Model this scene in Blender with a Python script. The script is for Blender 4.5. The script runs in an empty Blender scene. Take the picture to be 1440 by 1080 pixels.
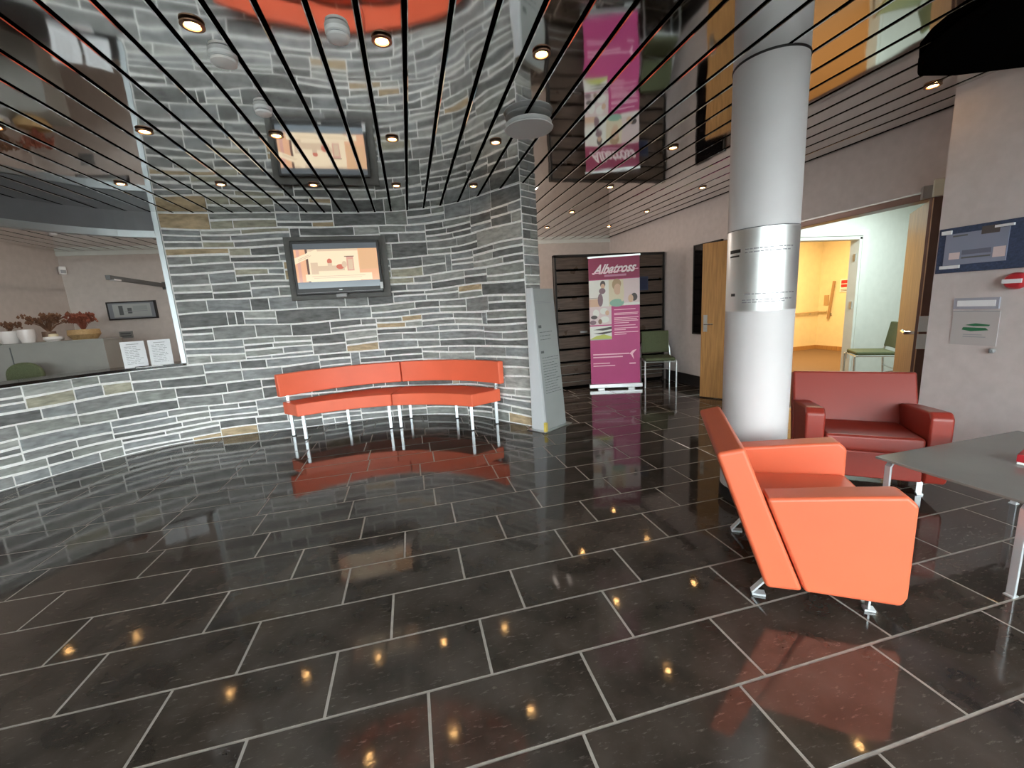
import bpy, bmesh, math, random
from mathutils import Vector, Matrix
random.seed(7)
SC = bpy.context.scene
COL = SC.collection
PI = math.pi

# ------------------------------------------------------------------ camera
cam = bpy.data.cameras.new('camera')
cam.sensor_width = 36.0
cam.lens = 14.5909
cam.clip_start = 0.02
cam_o = bpy.data.objects.new('camera', cam)
COL.objects.link(cam_o)
_r = (0.9693517, -0.2382823, -0.0598229)
_u = (0.1003974, 0.1619662, 0.9816758)
_f = (0.2242267, 0.9575952, -0.1809251)
cam_o.matrix_world = Matrix(((_r[0], _u[0], -_f[0], 0), (_r[1], _u[1], -_f[1], 0), (_r[2], _u[2], -_f[2], 1.37), (0, 0, 0, 1)))
SC.camera = cam_o

# ------------------------------------------------------------------ world, lights, exposure
SC.view_settings.view_transform = 'Standard'
SC.view_settings.look = 'None'
SC.view_settings.exposure = 0.0
SC.view_settings.gamma = 1.0
SC.view_settings.use_curve_mapping = False
w = bpy.data.worlds.new('overcast_sky')
SC.world = w
w.use_nodes = True
nt = w.node_tree
bg = nt.nodes['Background']
bg.inputs['Color'].default_value = (0.97, 0.985, 1.0, 1)
bg.inputs['Strength'].default_value = 13.5


def area(name, loc, size, energy, color, rot=(0, 0, 0)):
    l = bpy.data.lights.new(name, 'AREA')
    l.shape = 'RECTANGLE'
    l.size, l.size_y = size
    l.energy = energy
    l.color = color
    o = bpy.data.objects.new(name, l)
    COL.objects.link(o)
    o.location = loc
    o.rotation_euler = rot
    return o


def lamp_at(name, loc, energy, color, radius=0.05):
    l = bpy.data.lights.new(name, 'POINT')
    l.energy = energy
    l.color = color
    l.shadow_soft_size = radius
    o = bpy.data.objects.new(name, l)
    COL.objects.link(o)
    o.location = loc
    return o


lamp_at('passage_fill_light', (0.5, 7.1, 2.1), 60, (1.0, 0.80, 0.66), 0.15)  # unseen warm fill, added behind the stone wall to brighten the passage
lamp_at('passage_fill_light', (1.2, 6.2, 2.2), 32, (1.0, 0.86, 0.76), 0.15)  # second unseen fill, added for the passage and its walls
area('vestibule_ceiling_lamp', (6.0, 3.8, 2.6), (1.6, 1.0), 78, (0.88, 1.0, 0.95))
area('corridor_ceiling_lamp', (7.2, 6.4, 2.6), (2.0, 1.0), 150, (1.0, 0.70, 0.34))
lamp_at('office_fill_light', (-3.22, 5.70, 2.60), 17, (1.0, 0.90, 0.80), 0.04)  # added fill light, kept out of sight behind the fascia to brighten the office

# ------------------------------------------------------------------ materials
MATS = {}


def mat(name, color, rough=0.5, metal=0.0, ior=1.5, noise=None, bump=None, rvar=None, spec=None, coat=0.0):
    """noise=(scale, amount, stretch) varies the colour, bump=(scale, strength, distance), rvar=(scale, lo, hi) varies roughness"""
    if name in MATS:
        return MATS[name]
    m = bpy.data.materials.new(name)
    m.use_nodes = True
    t = m.node_tree
    N, Lk = t.nodes, t.links
    b = N['Principled BSDF']
    b.inputs['Base Color'].default_value = (*color, 1)
    b.inputs['Roughness'].default_value = rough
    b.inputs['Metallic'].default_value = metal
    b.inputs['IOR'].default_value = ior
    if spec is not None:
        b.inputs['Specular IOR Level'].default_value = spec
    if coat:
        b.inputs['Coat Weight'].default_value = coat
    tc = N.new('ShaderNodeTexCoord')
    if noise:
        sc, amt, st = noise
        mp = N.new('ShaderNodeMapping')
        mp.inputs['Scale'].default_value = st
        Lk.new(tc.outputs['Object'], mp.inputs['Vector'])
        nz = N.new('ShaderNodeTexNoise')
        nz.inputs['Scale'].default_value = sc
        nz.inputs['Detail'].default_value = 6
        Lk.new(mp.outputs[0], nz.inputs['Vector'])
        rp = N.new('ShaderNodeValToRGB')
        lo = tuple(max(0, c * (1 - amt)) for c in color)
        hi = tuple(min(1, c * (1 + amt)) for c in color)
        rp.color_ramp.elements[0].position = 0.3
        rp.color_ramp.elements[1].position = 0.7
        rp.color_ramp.elements[0].color = (*lo, 1)
        rp.color_ramp.elements[1].color = (*hi, 1)
        Lk.new(nz.outputs['Fac'], rp.inputs['Fac'])
        Lk.new(rp.outputs['Color'], b.inputs['Base Color'])
    if rvar:
        sc, lo, hi = rvar
        nz = N.new('ShaderNodeTexNoise')
        nz.inputs['Scale'].default_value = sc
        nz.inputs['Detail'].default_value = 4
        Lk.new(tc.outputs['Object'], nz.inputs['Vector'])
        mr = N.new('ShaderNodeMapRange')
        mr.inputs['From Min'].default_value = 0.3
        mr.inputs['From Max'].default_value = 0.7
        mr.inputs['To Min'].default_value = lo
        mr.inputs['To Max'].default_value = hi
        Lk.new(nz.outputs['Fac'], mr.inputs['Value'])
        Lk.new(mr.outputs[0], b.inputs['Roughness'])
    if bump:
        sc, stg, dist = bump
        nz = N.new('ShaderNodeTexNoise')
        nz.inputs['Scale'].default_value = sc
        nz.inputs['Detail'].default_value = 0.4 if metal > 0.9 else 3
        Lk.new(tc.outputs['Object'], nz.inputs['Vector'])
        bp = N.new('ShaderNodeBump')
        bp.inputs['Strength'].default_value = stg
        bp.inputs['Distance'].default_value = dist
        Lk.new(nz.outputs['Fac'], bp.inputs['Height'])
        Lk.new(bp.outputs[0], b.inputs['Normal'])
    MATS[name] = m
    return m


def emit(name, color, strength):
    if name in MATS:
        return MATS[name]
    m = bpy.data.materials.new(name)
    m.use_nodes = True
    t = m.node_tree
    b = t.nodes['Principled BSDF']
    b.inputs['Base Color'].default_value = (0.01, 0.01, 0.01, 1)
    b.inputs['Roughness'].default_value = 0.15
    b.inputs['Emission Color'].default_value = (*color, 1)
    b.inputs['Emission Strength'].default_value = strength
    MATS[name] = m
    return m


def glass_mat(name, tint=(0.95, 0.98, 0.97)):
    m = bpy.data.materials.new(name)
    m.use_nodes = True
    t = m.node_tree
    N, Lk = t.nodes, t.links
    N.clear()
    out = N.new('ShaderNodeOutputMaterial')
    mx = N.new('ShaderNodeMixShader')
    tr = N.new('ShaderNodeBsdfTransparent')
    tr.inputs[0].default_value = (*tint, 1)
    gl = N.new('ShaderNodeBsdfGlossy')
    gl.inputs['Roughness'].default_value = 0.01
    fr = N.new('ShaderNodeFresnel')
    fr.inputs[0].default_value = 1.35
    Lk.new(fr.outputs[0], mx.inputs[0])
    Lk.new(tr.outputs[0], mx.inputs[1])
    Lk.new(gl.outputs[0], mx.inputs[2])
    Lk.new(mx.outputs[0], out.inputs[0])
    return m


M_chrome = mat('chrome', (0.82, 0.84, 0.86), 0.12, 1.0)
M_alu = mat('brushed_aluminium', (0.62, 0.65, 0.66), 0.32, 1.0, noise=(6, 0.08, (1, 1, 30)))
M_plate = mat('silver_sign_plate', (0.80, 0.82, 0.82), 0.38, 1.0)
M_orange = mat('orange_leather', (0.66, 0.128, 0.056), 0.42, noise=(3, 0.05, (1, 1, 1)), bump=(260, 0.08, 0.001))
M_bench = mat('orange_vinyl', (0.84, 0.155, 0.075), 0.45, noise=(3, 0.05, (1, 1, 1)), bump=(260, 0.06, 0.001))
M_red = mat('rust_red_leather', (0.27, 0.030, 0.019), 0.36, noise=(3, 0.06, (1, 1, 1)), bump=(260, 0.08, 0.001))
M_lilac = mat('lilac_grey_plaster', (0.58, 0.535, 0.53), 0.75, noise=(14, 0.05, (1, 1, 1)), bump=(90, 0.12, 0.002))
M_office = mat('warm_grey_plaster', (0.56, 0.51, 0.48), 0.8, noise=(12, 0.05, (1, 1, 1)))
M_white = mat('white_paint', (0.72, 0.76, 0.73), 0.55, noise=(10, 0.03, (1, 1, 1)))
M_cream = mat('warm_cream_paint', (0.78, 0.66, 0.44), 0.7, noise=(10, 0.04, (1, 1, 1)))
M_column = mat('column_paint', (0.60, 0.59, 0.60), 0.45, noise=(8, 0.02, (1, 1, 1)))
M_black = mat('matt_black', (0.012, 0.011, 0.011), 0.6, noise=(20, 0.2, (1, 1, 1)))
M_gap = mat('black_ceiling_void', (0.003, 0.003, 0.003), 1.0, spec=0.0)
M_bglass = mat('black_glass', (0.006, 0.006, 0.007), 0.04)
M_wood = mat('oak_veneer', (0.40, 0.21, 0.075), 0.42, noise=(4, 0.22, (14, 14, 0.8)))
M_dwood = mat('dark_walnut_slat', (0.088, 0.062, 0.048), 0.35, noise=(4, 0.35, (1.2, 14, 14)), rvar=(5, 0.25, 0.45))
M_dark = mat('dark_bronze_trim', (0.15, 0.092, 0.078), 0.4, 0.3, noise=(6, 0.1, (1, 1, 1)))
M_carpet = mat('brown_carpet', (0.16, 0.095, 0.05), 0.95, noise=(60, 0.25, (1, 1, 1)), bump=(300, 0.4, 0.004))
M_concrete = mat('grey_slab', (0.09, 0.09, 0.085), 0.8, noise=(4, 0.15, (1, 1, 1)))
M_totem = mat('pale_grey_panel', (0.34, 0.365, 0.365), 0.42, noise=(5, 0.04, (1, 1, 1)))
M_ink = mat('dark_grey_print', (0.10, 0.11, 0.115), 0.5)
M_inkb = mat('black_print', (0.01, 0.01, 0.01), 0.5)
M_inkl = mat('pale_grey_print', (0.30, 0.31, 0.33), 0.5)
M_paper = mat('white_paper', (0.78, 0.80, 0.83), 0.7, noise=(30, 0.02, (1, 1, 1)))
M_green = mat('olive_green_fabric', (0.090, 0.108, 0.055), 0.85, noise=(120, 0.2, (1, 1, 1)), bump=(300, 0.2, 0.002))
M_navy = mat('navy_paint', (0.035, 0.05, 0.10), 0.5, noise=(12, 0.1, (1, 1, 1)))
M_blue = mat('blue_felt', (0.045, 0.065, 0.125), 0.9, noise=(80, 0.25, (1, 1, 1)))
M_redp = mat('red_plastic', (0.45, 0.02, 0.03), 0.35, noise=(8, 0.05, (1, 1, 1)))
M_whitep = mat('white_plastic', (0.92, 0.93, 0.93), 0.5, noise=(8, 0.02, (1, 1, 1)))
M_greyp = mat('grey_plastic', (0.33, 0.34, 0.35), 0.45, noise=(8, 0.03, (1, 1, 1)))
M_magenta = mat('magenta_print', (0.46, 0.055, 0.20), 0.5, noise=(3, 0.05, (1, 1, 1)))
M_dmagenta = mat('dark_magenta_print', (0.27, 0.026, 0.085), 0.5, noise=(3, 0.05, (1, 1, 1)))
M_pink = mat('pale_pink_print', (0.85, 0.50, 0.62), 0.5)
M_yellow = mat('yellow_tape', (0.75, 0.58, 0.12), 0.5)
M_table = mat('grey_glass_top', (0.20, 0.20, 0.185), 0.16, noise=(3, 0.06, (1, 1, 1)), rvar=(4, 0.12, 0.2))
M_counter = mat('black_stone_top', (0.010, 0.010, 0.011), 0.15, noise=(30, 0.3, (1, 1, 1)))
M_desk = mat('grey_laminate', (0.27, 0.27, 0.255), 0.6, noise=(6, 0.04, (1, 1, 1)))
M_leg = mat('pale_satin_steel', (0.74, 0.79, 0.83), 0.3, 0.6)
M_rail = mat('satin_steel', (0.42, 0.46, 0.48), 0.4, 0.7, noise=(6, 0.05, (1, 1, 1)))
M_fascia = mat('slate_grey_fascia', (0.16, 0.165, 0.175), 0.4, noise=(6, 0.06, (1, 1, 1)))
M_copper = mat('bronze_ring', (0.30, 0.17, 0.11), 0.3, 0.9)
M_bulb = emit('warm_lamp', (1.0, 0.56, 0.20), 48)
M_mortar = mat('pale_mortar', (0.95, 0.95, 0.92), 0.9, noise=(25, 0.12, (1, 1, 1)), bump=(120, 0.4, 0.004))
M_grout = mat('grey_grout', (0.34, 0.31, 0.28), 0.8, noise=(30, 0.15, (1, 1, 1)))
M_slat = mat('mirror_slat', (0.70, 0.70, 0.69), 0.045, 1.0, bump=(3.6, 0.10, 0.016), rvar=(3, 0.03, 0.06))
STONES = [mat('stone_dark', (0.155, 0.160, 0.158), 0.75, noise=(9, 0.35, (1, 1, 3)), bump=(18, 0.5, 0.012)),
          mat('stone_mid', (0.255, 0.262, 0.258), 0.75, noise=(9, 0.3, (1, 1, 3)), bump=(18, 0.5, 0.012)),
          mat('stone_blue', (0.275, 0.290, 0.296), 0.75, noise=(9, 0.3, (1, 1, 3)), bump=(18, 0.5, 0.012)),
          mat('stone_green', (0.285, 0.298, 0.280), 0.75, noise=(9, 0.3, (1, 1, 3)), bump=(18, 0.5, 0.012)),
          mat('stone_pale', (0.38, 0.39, 0.37), 0.75, noise=(9, 0.3, (1, 1, 3)), bump=(18, 0.5, 0.012)),
          mat('stone_olive', (0.40, 0.385, 0.30), 0.75, noise=(9, 0.3, (1, 1, 3)), bump=(18, 0.5, 0.012)),
          mat('stone_tan', (0.48, 0.37, 0.23), 0.75, noise=(9, 0.3, (1, 1, 3)), bump=(18, 0.5, 0.012))]


def slate_tile_mat():
    m = mat('polished_black_slate', (0.046, 0.037, 0.031), 0.07, ior=1.62, noise=(5, 0.45, (1, 1, 1)), rvar=(7, 0.035, 0.085), bump=(28, 0.035, 0.004))
    t = m.node_tree
    N, Lk = t.nodes, t.links
    b = N['Principled BSDF']
    src = b.inputs['Base Color'].links[0].from_socket
    geo = N.new('ShaderNodeNewGeometry')
    mp = N.new('ShaderNodeMapping')
    mp.inputs['Scale'].default_value = (9, 30, 1)
    mp.inputs['Rotation'].default_value = (0, 0, 0.45)
    Lk.new(geo.outputs['Position'], mp.inputs['Vector'])
    nz = N.new('ShaderNodeTexNoise')
    nz.inputs['Scale'].default_value = 2.2
    nz.inputs['Detail'].default_value = 5
    nz.inputs['Roughness'].default_value = 0.72
    Lk.new(mp.outputs[0], nz.inputs['Vector'])
    mr = N.new('ShaderNodeMapRange')
    mr.inputs['From Min'].default_value = 0.58
    mr.inputs['From Max'].default_value = 0.76
    mr.inputs['To Max'].default_value = 0.6
    Lk.new(nz.outputs['Fac'], mr.inputs['Value'])
    mx = N.new('ShaderNodeMixRGB')
    mx.inputs[2].default_value = (0.26, 0.225, 0.20, 1)
    Lk.new(mr.outputs[0], mx.inputs[0])
    Lk.new(src, mx.inputs[1])
    Lk.new(mx.outputs[0], b.inputs['Base Color'])
    return m


M_tile = slate_tile_mat()


# ------------------------------------------------------------------ mesh helpers
def prop(o, label=None, cat=None, group=None, kind=None):
    if label:
        o['label'] = label
    if cat:
        o['category'] = cat
    if group:
        o['group'] = group
    if kind:
        o['kind'] = kind
    return o


def empty(name, loc, rz=0.0, label=None, cat=None, group=None, kind=None):
    o = bpy.data.objects.new(name, None)
    o.empty_display_size = 0.1
    COL.objects.link(o)
    o.location = loc
    o.rotation_euler = (0, 0, rz)
    return prop(o, label, cat, group, kind)


class MB:
    def __init__(s):
        s.v, s.f, s.mi = [], [], []

    def add(s, verts, faces, mi=0):
        n = len(s.v)
        s.v += [tuple(p) for p in verts]
        s.f += [tuple(i + n for i in f) for f in faces]
        s.mi += [mi] * len(faces)
        return s

    def box(s, x0, x1, y0, y1, z0, z1, mi=0):
        v = [(x0, y0, z0), (x1, y0, z0), (x1, y1, z0), (x0, y1, z0), (x0, y0, z1), (x1, y0, z1), (x1, y1, z1), (x0, y1, z1)]
        return s.add(v, [(0, 3, 2, 1), (4, 5, 6, 7), (0, 1, 5, 4), (1, 2, 6, 5), (2, 3, 7, 6), (3, 0, 4, 7)], mi)

    def prism(s, poly, a, b, axis='x', mi=0):
        """extrude a 2D polygon: axis x -> poly is (y,z); axis y -> (x,z); axis z -> (x,y)"""
        def P(p, t):
            return (t, p[0], p[1]) if axis == 'x' else ((p[0], t, p[1]) if axis == 'y' else (p[0], p[1], t))
        n = len(poly)
        v = [P(p, a) for p in poly] + [P(p, b) for p in poly]
        f = [tuple(range(n))[::-1], tuple(range(n, 2 * n))] + [(i, (i + 1) % n, n + (i + 1) % n, n + i) for i in range(n)]
        return s.add(v, f, mi)

    def bar(s, a, b, wdt, thk, up=(0, 0, 1), mi=0):
        a, b = Vector(a), Vector(b)
        d = (b - a).normalized()
        up = Vector(up)
        if abs(d.dot(up)) > 0.97:
            up = Vector((1, 0, 0))
        sd = d.cross(up).normalized() * wdt / 2
        uu = sd.cross(d).normalized() * thk / 2
        v = [a - sd - uu, a + sd - uu, a + sd + uu, a - sd + uu, b - sd - uu, b + sd - uu, b + sd + uu, b - sd + uu]
        return s.add(v, [(0, 1, 2, 3), (7, 6, 5, 4), (0, 4, 5, 1), (1, 5, 6, 2), (2, 6, 7, 3), (3, 7, 4, 0)], mi)

    def lathe(s, prof, c=(0, 0, 0), n=24, mi=0, axis='z'):
        v, f = [], []
        for (r, z) in prof:
            for k in range(n):
                a = 2 * PI * k / n
                p = (r * math.cos(a), r * math.sin(a), z)
                if axis == 'x':
                    p = (p[2], p[0], p[1])
                v.append((c[0] + p[0], c[1] + p[1], c[2] + p[2]))
        for i in range(len(prof) - 1):
            for k in range(n):
                k2 = (k + 1) % n
                f.append((i * n + k, i * n + k2, (i + 1) * n + k2, (i + 1) * n + k))
        f.append(tuple(range(n))[::-1])
        f.append(tuple((len(prof) - 1) * n + k for k in range(n)))
        return s.add(v, f, mi)

    def tube(s, pts, r, n=8, mi=0):
        pts = [Vector(p) for p in pts]
        v, f = [], []
        for i, p in enumerate(pts):
            d = (pts[min(i + 1, len(pts) - 1)] - pts[max(i - 1, 0)]).normalized()
            up = Vector((0, 0, 1)) if abs(d.z) < 0.95 else Vector((1, 0, 0))
            a = d.cross(up).normalized()
            b = a.cross(d)
            for k in range(n):
                t = 2 * PI * k / n
                v.append(p + a * r * math.cos(t) + b * r * math.sin(t))
        for i in range(len(pts) - 1):
            for k in range(n):
                f.append((i * n + k, i * n + (k + 1) % n, (i + 1) * n + (k + 1) % n, (i + 1) * n + k))
        f.append(tuple(range(n))[::-1])
        f.append(tuple((len(pts) - 1) * n + k for k in range(n)))
        return s.add(v, f, mi)

    def mesh(s, name, mats, smooth=False):
        me = bpy.data.meshes.new(name)
        me.from_pydata(s.v, [], s.f)
        if not isinstance(mats, (list, tuple)):
            mats = [mats]
        for m in mats:
            me.materials.append(m)
        if len(mats) > 1:
            me.polygons.foreach_set('material_index', s.mi)
        bm = bmesh.new()
        bm.from_mesh(me)
        bmesh.ops.recalc_face_normals(bm, faces=bm.faces)
        bm.to_mesh(me)
        bm.free()
        if smooth:
            me.polygons.foreach_set('use_smooth', [True] * len(me.polygons))
            try:
                me.set_sharp_from_angle(angle=math.radians(35))
            except Exception:
                pass
        me.update()
        return me

    def build(s, name, mats, parent=None, smooth=False, bevel=0.0, seg=3):
        o = bpy.data.objects.new(name, s.mesh(name, mats, smooth or bevel > 0))
        COL.objects.link(o)
        if parent:
            o.parent = parent
        if bevel:
            md = o.modifiers.new('edge', 'BEVEL')
            md.width = bevel
            md.segments = seg
            md.limit_method = 'ANGLE'
            md.angle_limit = math.radians(30)
            md.harden_normals = True
        return o


def flat_polys(name, parent, items, origin, ux, uy, eps=0.0008):
    """thin printed shapes: items=(polygon in (u,v) metres, material); each later item lies eps further out"""
    origin, ux, uy = Vector(origin), Vector(ux).normalized(), Vector(uy).normalized()
    n = ux.cross(uy).normalized()
    mb, mats = MB(), []
    for k, (poly, m) in enumerate(items):
        if m not in mats:
            mats.append(m)
        off = n * eps * (1 + k * 0.06)
        mb.v, base = mb.v, len(mb.v)
        mb.v += [tuple(origin + ux * p[0] + uy * p[1] + off) for p in poly]
        mb.f.append(tuple(range(base, base + len(poly))))
        mb.mi.append(mats.index(m))
    me = bpy.data.meshes.new(name)
    me.from_pydata(mb.v, [], mb.f)
    for m in mats:
        me.materials.append(m)
    me.polygons.foreach_set('material_index', mb.mi)
    o = bpy.data.objects.new(name, me)
    COL.objects.link(o)
    if parent:
        o.parent = parent
    if name in ('lettering', 'print'):
        o['kind'] = 'stuff'
    return o


def rect(u0, v0, u1, v1):
    return [(u0, v0), (u1, v0), (u1, v1), (u0, v1)]


def ell(cu, cv, a, b, n=14, rot=0.0):
    return [(cu + a * math.cos(t) * math.cos(rot) - b * math.sin(t) * math.sin(rot),
             cv + a * math.cos(t) * math.sin(rot) + b * math.sin(t) * math.cos(rot)) for t in [2 * PI * k / n for k in range(n)]]


def text_lines(u0, u1, v_top, v_bot, nl, m, h=0.006, rnd=None, ragged=0.25):
    rnd = rnd or random
    out = []
    for i in range(nl):
        v = v_top + (v_bot - v_top) * i / max(1, nl - 1)
        end = u1 - (u1 - u0) * ragged * rnd.random()
        u = u0
        while u < end - 0.01:
            wl = min(rnd.uniform(0.02, 0.06), end - u)
            out.append((rect(u, v, u + wl, v + h), m))
            u += wl + 0.008
    return out


# ------------------------------------------------------------------ the curved stone wall line
ZC = 2.65
CX, CY, CR = -1.28, 2.80, 3.097
KN = [(33.4, -.05), (41, -.035), (50, .07), (57, .10), (65, .08), (73, .01), (81, -.09), (91, -.165), (100, -.12), (108, -.02), (115, .09),
      (121, .14), (129, .11), (137, .02), (145, -.02), (160, -.02), (176, -.02), (196, -.02)]


def rad(a):
    k = 0
    while k < len(KN) - 2 and a > KN[k + 1][0]:
        k += 1
    p0, p1, p2, p3 = KN[max(k - 1, 0)], KN[k], KN[k + 1], KN[min(k + 2, len(KN) - 1)]
    t = (a - p1[0]) / (p2[0] - p1[0])
    m1 = (p2[1] - p0[1]) / (p2[0] - p0[0]) * (p2[0] - p1[0])
    m2 = (p3[1] - p1[1]) / (p3[0] - p1[0]) * (p2[0] - p1[0])
    h = (2 * t ** 3 - 3 * t ** 2 + 1) * p1[1] + (t ** 3 - 2 * t ** 2 + t) * m1 + (-2 * t ** 3 + 3 * t ** 2) * p2[1] + (t ** 3 - t ** 2) * m2
    return CR + h


LINE = []
for i in range(651):
    a = 33.4 + (186 - 33.4) * i / 650
    LINE.append((CX + rad(a) * math.cos(math.radians(a)), CY + rad(a) * math.sin(math.radians(a))))
SL = [0.0]
for i in range(1, len(LINE)):
    SL.append(SL[-1] + math.dist(LINE[i], LINE[i - 1]))
S_END = SL[-1]


def wpt(s, off=0.0):
    """point on the wall line at arc length s, moved off metres into the hall"""
    s = min(max(s, 0.0), S_END)
    lo, hi = 0, len(SL) - 1
    while hi - lo > 1:
        m = (lo + hi) // 2
        if SL[m] <= s:
            lo = m
        else:
            hi = m
    t = (s - SL[lo]) / (SL[hi] - SL[lo])
    x = LINE[lo][0] + t * (LINE[hi][0] - LINE[lo][0])
    y = LINE[lo][1] + t * (LINE[hi][1] - LINE[lo][1])
    i0, i1 = max(lo - 8, 0), min(hi + 8, len(LINE) - 1)
    tx, ty = LINE[i1][0] - LINE[i0][0], LINE[i1][1] - LINE[i0][1]
    l = math.hypot(tx, ty)
    return (x - ty / l * off, y + tx / l * off)


S_POST = min(range(len(LINE)), key=lambda i: math.dist(LINE[i], (-2.64, 5.76)))
S_POST = SL[S_POST]


def arc_solid(mb, s0, s1, o0, o1, z0, z1, step=0.08, mi=0):
    n = max(2, int((s1 - s0) / step))
    v, f = [], []
    for i in range(n + 1):
        s = s0 + (s1 - s0) * i / n
        a, b = wpt(s, o0), wpt(s, o1)
        v += [(a[0], a[1], z0), (b[0], b[1], z0), (b[0], b[1], z1), (a[0], a[1], z1)]
    for i in range(n):
        for k in range(4):
            f.append((4 * i + k, 4 * i + (k + 1) % 4, 4 * i + 4 + (k + 1) % 4, 4 * i + 4 + k))
    f += [(0, 1, 2, 3), (4 * n + 3, 4 * n + 2, 4 * n + 1, 4 * n)]
    return mb.add(v, f, mi)


def wob(s, z):
    if z < .02 or abs(z - .925) < .02 or z > ZC - .02:
        return 0.0
    return 0.010 * math.sin(2.1 * s + 3.7 * z) + 0.007 * math.sin(5.3 * s - 9.1 * z)


def stone_geo(rnd, s0, s1, z0, z1, zmax):
    g = 0.0095
    s0, s1 = s0 + g * 0.45, s1 - g * 0.45
    n = max(1, int((s1 - s0) / 0.14) + 1)
    proud = 0.004 + rnd.random() * 0.009
    ch = 0.004
    v, f = [], []
    jt = [rnd.uniform(-.004, .004) for _ in range(4)]
    for i in range(n + 1):
        t = i / n
        s = s0 + (s1 - s0) * t
        zb = z0 + g + wob(s, z0) + jt[0] * (1 - t) + jt[1] * t
        zt = z1 - g + wob(s, z1) + jt[2] * (1 - t) + jt[3] * t
        ins = ch if i == 0 else (-ch if i == n else 0)
        pr = proud + rnd.uniform(-.002, .002)
        for (ss, z, o) in ((s, zb, -.006), (s + ins, zb + ch, pr), (s + ins, zt - ch, pr), (s, zt, -.006)):
            p = wpt(ss, o)
            v.append((p[0], p[1], z))
    for i in range(n):
        for k in range(3):
            f.append((4 * i + k, 4 * i + 4 + k, 4 * i + 5 + k, 4 * i + 1 + k))
    f += [(0, 1, 2, 3), (4 * n + 3, 4 * n + 2, 4 * n + 1, 4 * n)]
    return v, f


def lay_stones(rnd, s_a, s_b, zmax, lmin, lmax):
    """random ashlar: tall lifts, each cut into cells, each cell filled with one to four bedded stones"""
    out, z, zs = [], 0.0, [0.0]
    while z < zmax - 0.001:
        h = rnd.uniform(.15, .27)
        if zmax - z - h < .13:
            h = zmax - z
        z += h
        zs.append(min(z, zmax))
    for z0, z1 in zip(zs, zs[1:]):
        s = s_a
        while s < s_b - .001:
            l = rnd.uniform(.34, .95)
            if s_b - s - l < .26:
                l = s_b - s
            if rnd.random() < .10:
                l = min(rnd.uniform(.08, .12), s_b - s)
                if s_b - s - l < .2:
                    l = s_b - s
                out.append((s, s + l, z0, z1))
                s += l
                continue
            n = max(1, round((z1 - z0) / rnd.choice((.075, .09, .105, .12))))
            cuts = [0] + sorted((k + rnd.uniform(-.22, .22)) / n for k in range(1, n)) + [1]
            for a, b in zip(cuts, cuts[1:]):
                za, zb = z0 + (z1 - z0) * a, z0 + (z1 - z0) * b
                if l > lmax or (l > lmin * 1.7 and rnd.random() < .55):
                    c = s + l * rnd.uniform(.3, .7)
                    out += [(s, c, za, zb), (c, s + l, za, zb)]
                else:
                    out.append((s, s + l, za, zb))
            s += l
    return out


def pick_stone(rnd):
    q = rnd.random()
    for k, p in enumerate((.22, .28, .18, .15, .09, .04, .04)):
        if q < p:
            return k
        q -= p
    return 1


# ------------------------------------------------------------------ SETTING: floor
Y0, PITCH, TL = 1.3542, 0.30206, 0.5993
OFFS = {-2: 1.0108, -1: -0.0697, 0: -1.0276, 1: -1.4123, 2: -1.6539, 3: -1.9602, 4: -0.4372}
floor = MB().box(-5.4, 4.34, -2.2, 8.4, -0.12, -0.0015).build('floor', M_grout)
prop(floor, 'polished black slate tiled floor with pale grey joints across the hall', 'floor', kind='structure')
tm = MB()
hx, hy, ch = TL / 2 - 0.0055, PITCH / 2 - 0.0055, 0.0006
tm.add([(-hx, -hy, -.011), (hx, -hy, -.011), (hx, hy, -.011), (-hx, hy, -.011),
        (-hx, -hy, -ch), (hx, -hy, -ch), (hx, hy, -ch), (-hx, hy, -ch),
        (-hx + ch, -hy + ch, 0), (hx - ch, -hy + ch, 0), (hx - ch, hy - ch, 0), (-hx + ch, hy - ch, 0)],
       [(0, 1, 5, 4), (1, 2, 6, 5), (2, 3, 7, 6), (3, 0, 4, 7), (4, 5, 9, 8), (5, 6, 10, 9), (6, 7, 11, 10), (7, 4, 8, 11), (8, 9, 10, 11)])
TILE = tm.mesh('tile', M_tile)
cand, far = [], []
rnd = random.Random(3)
for row in range(-17, 23):
    yc = Y0 + PITCH * (row + .5)
    off = OFFS.get(row, rnd.uniform(0.2, 0.4) * ((row % 2) * 2 - 1) - 0.3)
    k0 = math.floor((-5.3 - off) / TL)
    for k in range(k0, k0 + 18):
        xc = off + TL * (k + .5)
        if xc < -5.1 or xc > 4.45 or yc < -1.9 or yc > 8.1:
            continue
        if xc > 4.0 and yc < 2.1:
            continue
        d = math.hypot(xc - CX, yc - CY)
        ang = math.degrees(math.atan2(yc - CY, xc - CX))
        if ang < -90:
            ang += 360
        if 30 < ang < 196 and d > rad(min(max(ang, 33.4), 196)) + 0.27 and not (xc > 1.45):
            continue
        dep = xc * _f[0] + yc * _f[1]
        lat = xc * _r[0] + yc * _r[1]
        if 0.45 < yc < 6.6 and dep > 0.4 and abs(lat) < dep * 1.25 + 0.75:
            cand.append((dep, xc, yc))
        else:
            far.append((xc, yc))
cand.sort()
far += [(x, y) for (_, x, y) in cand[300:]]
for (_, xc, yc) in cand[:300]:
    o = bpy.data.objects.new('tile', TILE)
    COL.objects.link(o)
    o.parent = floor
    o.location = (xc, yc, 0)
    o.rotation_euler = (rnd.uniform(-.0007, .0007), rnd.uniform(-.0005, .0005), 0 if rnd.random() < .5 else PI)
fb = MB()
for (xc, yc) in far:
    fb.add([(v.co.x + xc, v.co.y + yc, v.co.z) for v in TILE.vertices], [tuple(p.vertices) for p in TILE.polygons])
prop(fb.build('distant_tiles', M_tile, floor), kind='stuff')
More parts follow.
